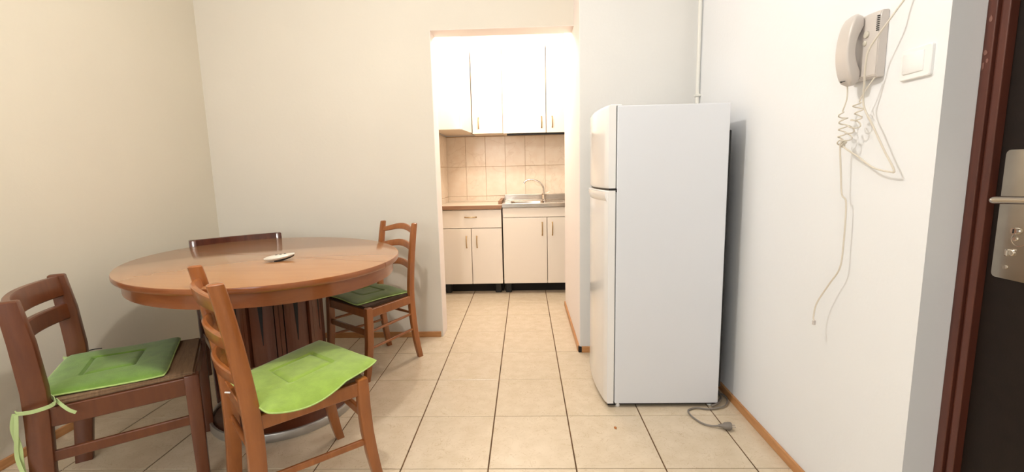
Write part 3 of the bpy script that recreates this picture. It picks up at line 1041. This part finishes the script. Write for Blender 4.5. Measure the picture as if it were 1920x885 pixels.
def square_chair(P, mat, seatmat, label, loc, rz, group):
    e = empty('dining_chair', (*loc, 0), rz, label, 'chair', group)
    wf, wb, dep, zs, zt = P['wf'], P['wb'], P['dep'], P['zs'], P['zt']
    d = dep / 2
    posts = {}
    for s in (-1, 1):
        obj('leg', vleg([(-d, s * wf / 2, 0, .85), (-d, s * wf / 2, .22, .95), (-d, s * wf / 2, zs - .004, 1.0), (-d, s * wf / 2, zs, .94)], 0.044, 0.046, .004), mat, e, smooth=True)
        pp = [(d + .030, s * wb / 2, 0, .9), (d + .012, s * wb / 2, .18, .97), (d, s * wb / 2, .40, 1.0), (d - .002, s * wb / 2, .50, 1.0), (d + .008, s * wb / 2, .66, .96), (d + .024, s * wb / 2, zt - .008, .82)]
        posts[s] = pp
        obj('back_post', vleg(pp, 0.040, 0.062, .004, top_round=True), mat, e, smooth=True)
    zr = zs - 0.040
    bm = bmesh.new(); bar(bm, (-d, -wf / 2, zr), (-d, wf / 2, zr), 0.022, 0.066); obj('seat_rail', bm, mat, e)
    for s in (-1, 1):
        bm = bmesh.new(); bar(bm, (-d, s * (wf / 2 + .006), zr), (d, s * (wb / 2 + 0.002), zr), 0.022, 0.066); obj('seat_rail', bm, mat, e)
    bm = bmesh.new(); bar(bm, (d, -wb / 2, zr), (d, wb / 2, zr), 0.022, 0.066); obj('seat_rail', bm, mat, e)
    bm = bmesh.new()
    prism(bm, [(-d - .010, -wf / 2 - .004), (-d - .010, wf / 2 + .004), (d - .034, wb / 2 + .004), (d - .034, -wb / 2 - .004)], zs - .008, zs + .010)
    bmesh.ops.bevel(bm, geom=list(bm.edges), offset=0.006, segments=2, affect='EDGES')
    obj('seat', bm, seatmat, e, smooth=True)
    for zlo, zhi in P['slats']:
        xa, ya = xat(posts[1], zlo)
        xb, _ = xat(posts[1], zhi)
        obj('back_slat', slat_bm(2 * ya - 0.02, xa, (xb - xa) / (zhi - zlo), zlo, zhi, P.get('bow', 0.050), 0.0, 0.0, th=0.024), mat, e, smooth=True)
    for s in (-1, 1):
        bm = bmesh.new(); bar(bm, (-d, s * wf / 2, .262), (d + .008, s * wb / 2, .262), 0.016, 0.036); obj('stretcher', bm, mat, e)
    return e


square_P = dict(wf=.425, wb=.470, dep=.412, zs=.440, zt=.806, slats=[(.716, .796), (.622, .684)])
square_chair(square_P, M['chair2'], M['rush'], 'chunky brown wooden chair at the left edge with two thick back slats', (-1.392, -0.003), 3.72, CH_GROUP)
back_P = dict(wf=.425, wb=.450, dep=.412, zs=.440, zt=.822, slats=[(.728, .818), (.622, .684)], bow=0.018)
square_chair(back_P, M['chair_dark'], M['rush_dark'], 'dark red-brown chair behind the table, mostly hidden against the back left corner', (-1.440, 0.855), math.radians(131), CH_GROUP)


# ------------------------------------------------------------------ cushions
def cushion(corners, mat, label, th=0.022, droop=None, bulge=0.35, wave=0.004, frame=(0.30, 0.70)):
    """square quilted seat pad through four world corners"""
    c = [Vector(p) for p in corners]
    ctr = sum(c, Vector()) / 4
    c = [ctr + (p - ctr) * 1.035 for p in c]
    e = empty('seat_cushion', tuple(ctr), 0, label, 'cushion', 'green seat cushions')
    bm = bmesh.new()
    n = 44
    rng = random.Random(sum(corners[0]))
    ph = rng.uniform(0, 6)

    def pos(u, v):
        # soften the corners
        x, y = u * 2 - 1, v * 2 - 1
        k = 1 - 0.035 * (abs(x) ** 6) * (abs(y) ** 6)
        edge = max(abs(x), abs(y))
        # concave-ish sides of a worn pad
        pinch = 1 - 0.018 * (math.cos(x * PI / 2) * (abs(y) ** 8) + math.cos(y * PI / 2) * (abs(x) ** 8))
        x, y = x * k * pinch, y * k * pinch
        uu, vv = (x + 1) / 2, (y + 1) / 2
        p = (c[0] * (1 - uu) * (1 - vv) + c[1] * uu * (1 - vv) + c[2] * uu * vv + c[3] * (1 - uu) * vv)
        p = p.copy()
        if droop: p += Vector(droop(u, v))
        p.z += wave * math.sin(u * 7 + ph) * math.sin(v * 6 + ph * 1.7)
        return p, edge

    def top(u, v):
        p, edge = pos(u, v)
        puff = (1 - edge ** 5) ** 0.6 if edge < 1 else 0
        z = th * (0.25 + 0.75 * puff)
        a, b = frame
        # stitched rectangle: grooves
        du = min(abs(u - a), abs(u - b)) if a - .012 <= v <= b + .012 else 9
        dv = min(abs(v - a), abs(v - b)) if a - .012 <= u <= b + .012 else 9
        g = min(du, dv)
        z -= 0.010 * math.exp(-(g / 0.014) ** 2)
        # border stitch line
        g2 = abs(edge - 0.93)
        z -= 0.002 * math.exp(-(g2 / 0.012) ** 2)
        return p + Vector((0, 0, z))

    V = [[bm.verts.new(top(i / n, j / n) - ctr) for j in range(n + 1)] for i in range(n + 1)]
    for i in range(n):
        for j in range(n):
            bm.faces.new((V[i][j], V[i + 1][j], V[i + 1][j + 1], V[i][j + 1]))
    m_ = 12
    ring_t = [V[i][0] for i in range(n)] + [V[n][j] for j in range(n)] + [V[i][n] for i in range(n, 0, -1)] + [V[0][j] for j in range(n, 0, -1)]
    idx = [(i / n, 0) for i in range(n)] + [(1, j / n) for j in range(n)] + [(i / n, 1) for i in range(n, 0, -1)] + [(0, j / n) for j in range(n, 0, -1)]
    low = [bm.verts.new(pos(u, v)[0] - ctr) for u, v in idx]
    N = len(low)
    for k in range(N):
        bm.faces.new((ring_t[k], low[k], low[(k + 1) % N], ring_t[(k + 1) % N]))
    cc = bm.verts.new(pos(.5, .5)[0] - ctr)
    for k in range(N):
        bm.faces.new((low[k], cc, low[(k + 1) % N]))
    obj('pad', bm, mat, e, smooth=True)
    bm = bmesh.new()
    pts = [pos(u, v)[0] - ctr + Vector((0, 0, th * 0.14)) for u, v in idx]
    tube(bm, pts, 0.0030, 6, closed=True)
    obj('piping', bm, M['piping'], e, smooth=True)
    return e, ctr


# right chair
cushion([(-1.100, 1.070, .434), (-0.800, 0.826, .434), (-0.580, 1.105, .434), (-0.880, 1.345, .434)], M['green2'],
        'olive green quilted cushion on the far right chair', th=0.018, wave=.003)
# foreground chair


def slip(u, v):
    """the pad has slid over the seat's side: its edge bulges outwards and sags there"""
    k = max(0.0, (u - 0.72) / 0.28) ** 1.4
    a = math.sin(PI * min(1.0, max(0.0, v / 0.60)))
    b = math.sin(PI * min(1.0, max(0.0, v))) ** 0.8
    return (0.877 * 0.034 * k * b, -0.480 * 0.034 * k * b, 0.010 - 0.026 * k * max(0.0, a))


# corner order: back-right, back-left(overhang), front-left, front-right -> u runs along the overhanging side
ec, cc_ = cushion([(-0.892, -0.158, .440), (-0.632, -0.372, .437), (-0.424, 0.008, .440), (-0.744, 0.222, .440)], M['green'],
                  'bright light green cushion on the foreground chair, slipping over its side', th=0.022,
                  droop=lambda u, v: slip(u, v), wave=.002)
obj('zip_pull', boxbm(-0.008, 0.010, -0.004, 0.004, -0.003, 0.001, bev=0.001), M['white_plastic'], ec, loc=(-0.890 - cc_.x, -0.185 - cc_.y, 0.425 - cc_.z), rot=(0, 0.3, 0.5))
obj('care_tag', boxbm(-0.004, 0.004, -0.004, 0.004, -0.001, 0.001), M['white_plastic'], ec, loc=(-0.437 - cc_.x, 0.018 - cc_.y, 0.452 - cc_.z))
# left chair
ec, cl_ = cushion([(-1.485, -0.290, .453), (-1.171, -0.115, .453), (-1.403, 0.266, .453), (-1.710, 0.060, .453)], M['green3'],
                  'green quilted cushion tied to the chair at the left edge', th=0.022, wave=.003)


def ribbon(parent, pts, w, off, name='tie_ribbon', mat=None):
    bm = bmesh.new()
    P = smoothpath(pts, 5)
    rings = []
    for i, p in enumerate(P):
        t = (P[min(i + 1, len(P) - 1)] - P[max(i - 1, 0)]).normalized()
        ref = Vector((0.55, -0.83, 0.0))
        s = t.cross(ref)
        if s.length < 1e-3: s = Vector((0, 0, 1))
        s.normalize()
        nn = s.cross(t).normalized() * 0.0012
        rings.append([p - off + s * w / 2 + nn, p - off - s * w / 2 + nn, p - off - s * w / 2 - nn, p - off + s * w / 2 - nn])
    loft(bm, rings)
    return obj(name, bm, mat or M['tie'], parent)


# near post of the left chair stands at about (-1.41, -0.32)
ribbon(ec, [(-1.445, -0.262, .458), (-1.405, -0.285, .455), (-1.378, -0.318, .452), (-1.402, -0.352, .449), (-1.440, -0.362, .447), (-1.462, -0.352, .446)], 0.012, cl_)
ribbon(ec, [(-1.400, -0.285, .455), (-1.366, -0.300, .444), (-1.345, -0.298, .424), (-1.330, -0.292, .412)], 0.010, cl_)
ribbon(ec, [(-1.452, -0.362, .447), (-1.462, -0.366, .40), (-1.456, -0.364, .33), (-1.462, -0.362, .26), (-1.450, -0.362, .18)], 0.014, cl_)
ribbon(ec, [(-1.446, -0.364, .445), (-1.450, -0.370, .38), (-1.462, -0.370, .30), (-1.446, -0.368, .22)], 0.010, cl_)
ribbon(ec, [(-1.690, 0.055, .458), (-1.705, 0.040, .462), (-1.716, 0.045, .464)], 0.010, cl_)
bm = bmesh.new(); tube(bm, [(-1.640 - cl_.x, 0.080 - cl_.y, .478 - cl_.z), (-1.615 - cl_.x, 0.080 - cl_.y, .483 - cl_.z), (-1.590 - cl_.x, 0.085 - cl_.y, .484 - cl_.z)], 0.002, 6)
obj('tie_end', bm, M['black'], ec)

# ------------------------------------------------------------------ light switch
sw = empty('light_switch', (XR, -0.398, 1.424), 0, 'square white light switch on the wall beside the intercom', 'switch')


def yz_plate(w, h, r, x0, x1, ins=0.002):
    bm = bmesh.new()
    rings = []
    for x, i in ((x0, 0), (x1 + (x0 - x1) * .25, 0), (x1, ins)):
        rings.append([(x, a, b) for a, b in rrect(w - 2 * i, h - 2 * i, r, 3)])
    loft(bm, rings)
    return bm


obj('cover_plate', yz_plate(0.094, 0.078, 0.006, 0.0, -0.009), M['white_plastic'], sw, smooth=True)
o = obj('rocker', yz_plate(0.062, 0.052, 0.002, -0.007, -0.0125, .0015), M['white_plastic'], sw, smooth=True, loc=(0, 0.004, 0.002))
o.rotation_euler = (0, 0, 0.03)

# ------------------------------------------------------------------ door intercom
ic = empty('door_intercom', (XR, -0.228, 1.500), 0, 'off-white door intercom base mounted on the right wall', 'intercom')
bm = bmesh.new()
prof = [(-0.0, 0.062), (-0.022, 0.058), (-0.030, 0.030), (-0.034, 0.0), (-0.034, -0.022), (-0.030, -0.048), (-0.024, -0.058), (0.0, -0.060)]
rings = []
for z, k in ((-0.088, 0.75), (-0.082, 1.0), (0.070, 1.0), (0.088, 0.92), (0.094, 0.72)):
    rings.append([(x * k, y, z + (0.003 * (y > 0))) for x, y in prof])
loft(bm, rings)
bmesh.ops.bevel(bm, geom=list(bm.edges), offset=0.002, segments=2, affect='EDGES')
icb = obj('housing', bm, M['phone'], ic, smooth=True)
for (y, z, r) in ((-0.024, 0.036, 0.0095), (-0.021, 0.012, 0.0065)):
    bm = bmesh.new()
    R = [[(x, y + r * f * math.cos(2 * PI * k / 20), z + r * f * math.sin(2 * PI * k / 20)) for k in range(20)] for x, f in ((-0.030, 1), (-0.0365, 1), (-0.0375, .8))]
    loft(bm, R)
    obj('button', bm, M['phone_btn'], ic, smooth=True)
for k in range(8):
    z = 0.078 - k * 0.0055
    obj('speaker_slot', boxbm(-0.0285, -0.0240, -0.0572, -0.0508, z - 0.0012, z + 0.0012), M['black'], ic)
# handset
hs = empty('intercom_handset', (XR - 0.034, -0.217, 1.500), 0, 'off-white intercom handset hanging on the intercom base', 'handset')
bm = bmesh.new()
rings = []
NN = 22
for k in range(NN + 1):
    t = k / NN * 2 - 1          # -1 bottom .. 1 top
    z = t * 0.100
    endf = (1 - abs(t) ** 7) ** 0.5 if abs(t) < 1 else 0
    grip = 1 - t * t
    xo = -0.032 - 0.014 * grip + 0.006 * abs(t) ** 2      # outer face
    xi = 0.000 - 0.019 * max(0, 1 - (t / 0.62) ** 2) if abs(t) < .62 else 0.0
    yw = (0.0290 - 0.002 * grip) * (0.35 + 0.65 * endf)
    xo2 = lerp(-0.012, xo, 0.35 + 0.65 * endf)
    xi2 = lerp(-0.012, xi - .001, 0.35 + 0.65 * endf)
    cx, dx = (xo2 + xi2) / 2, abs(xi2 - xo2)
    rings.append([(cx + a, b, z) for a, b in rrect(dx, 2 * yw, min(dx, 2 * yw) * 0.20, 4)])
loft(bm, rings)
ho = obj('handset_shell', bm, M['phone'], hs, smooth=True)
bm = bmesh.new()
zz = -0.0865
R = [[(x, 0.009 + 0.0022 * math.cos(2 * PI * k / 12), zz + 0.0022 * math.sin(2 * PI * k / 12)) for k in range(12)] for x in (-0.030, -0.0345)]
loft(bm, R)
box(bm, -0.0345, -0.030, -0.006, 0.008, zz - 0.0006, zz + 0.0006)
obj('printed_mark', bm, M['black'], hs)


def helix(path, turns, r, n=14, jitter=0.0):
    P = smoothpath(path, 8)
    L = [0]
    for i in range(1, len(P)): L.append(L[-1] + (P[i] - P[i - 1]).length)
    tot = L[-1]
    out = []
    N = int(turns * n)
    for k in range(N + 1):
        s = tot * k / N
        i = max(j for j in range(len(L)) if L[j] <= s + 1e-9)
        i = min(i, len(P) - 2)
        f = (s - L[i]) / max(1e-9, L[i + 1] - L[i])
        c = P[i].lerp(P[i + 1], f)
        t = (P[i + 1] - P[i]).normalized()
        u = t.cross(Vector((0.2, 1, 0.1))).normalized()
        w = t.cross(u)
        a = 2 * PI * turns * k / N
        rr = r * (1 + jitter * math.sin(a * 0.37 + 1))
        taper = min(1, k / (n * .5), (N - k) / (n * .5))
        out.append(c + (u * math.cos(a) + w * math.sin(a)) * rr * taper)
    return out


bm = bmesh.new()
hl = Vector(hs.location)
pa = [(1.150, -0.198, 1.402), (1.148, -0.203, 1.365), (1.148, -0.188, 1.330)]
coilA = helix([(1.148, -0.188, 1.330), (1.148, -0.196, 1.290), (1.150, -0.190, 1.243)], 4, 0.011)
coilB = helix([(1.150, -0.254, 1.350), (1.152, -0.248, 1.300), (1.150, -0.222, 1.262), (1.150, -0.205, 1.232)], 6, 0.012, jitter=.3)
knot = helix([(1.150, -0.190, 1.243), (1.150, -0.203, 1.226), (1.150, -0.188, 1.236)], 3, 0.010, jitter=.4)
full = smoothpath(pa, 5) + coilA[1:] + knot[1:]
tube(bm, [Vector(p) - hl for p in full], 0.0021, 6)
tube(bm, [Vector(p) - hl for p in (smoothpath([(1.165, -0.286, 1.412), (1.152, -0.268, 1.374), (1.150, -0.254, 1.350)], 5) + coilB[1:] + smoothpath([(1.150, -0.205, 1.232), (1.150, -0.192, 1.240), (1.150, -0.188, 1.236)], 4)[1:])], 0.0021, 6)
obj('coiled_cord', bm, M['cord'], hs, smooth=True)

# cable running down from above, looping under the intercom and tied to the cord
bm = bmesh.new()
up = [(1.186, -0.42, 1.70), (1.18, -0.382, 1.621), (1.168, -0.360, 1.591), (1.145, -0.344, 1.544), (1.130, -0.306, 1.487), (1.130, -0.295, 1.447), (1.140, -0.282, 1.393), (1.150, -0.273, 1.335), (1.155, -0.310, 1.272), (1.160, -0.350, 1.205), (1.165, -0.384, 1.151), (1.165, -0.373, 1.145), (1.160, -0.317, 1.157), (1.155, -0.262, 1.189), (1.150, -0.209, 1.218), (1.150, -0.192, 1.236)]
tube(bm, smoothpath(up, 6), 0.0026, 8)
c_ = obj('looped_cable', bm, M['cord'], smooth=True)
tag(c_, 'thin white cable coming from above across the intercom and looping below it', 'cable')
bm = bmesh.new()
lo = [(1.150, -0.192, 1.236), (1.150, -0.187, 1.223), (1.155, -0.191, 1.149), (1.160, -0.197, 1.076), (1.165, -0.212, 1.047), (1.165, -0.215, 0.918), (1.160, -0.214, 0.842), (1.155, -0.178, 0.781), (1.145, -0.140, 0.707), (1.140, -0.136, 0.659), (1.140, -0.139, 0.645)]
tube(bm, smoothpath(lo, 6), 0.0025, 8)
c2_ = obj('hanging_cable', bm, M['cord'], smooth=True)
tag(c2_, 'loose white cable end hanging down the wall below the intercom', 'cable')
obj('connector', boxbm(1.1355, 1.1445, -0.144, -0.136, 0.630, 0.646, bev=0.001), M['phone'], c2_)
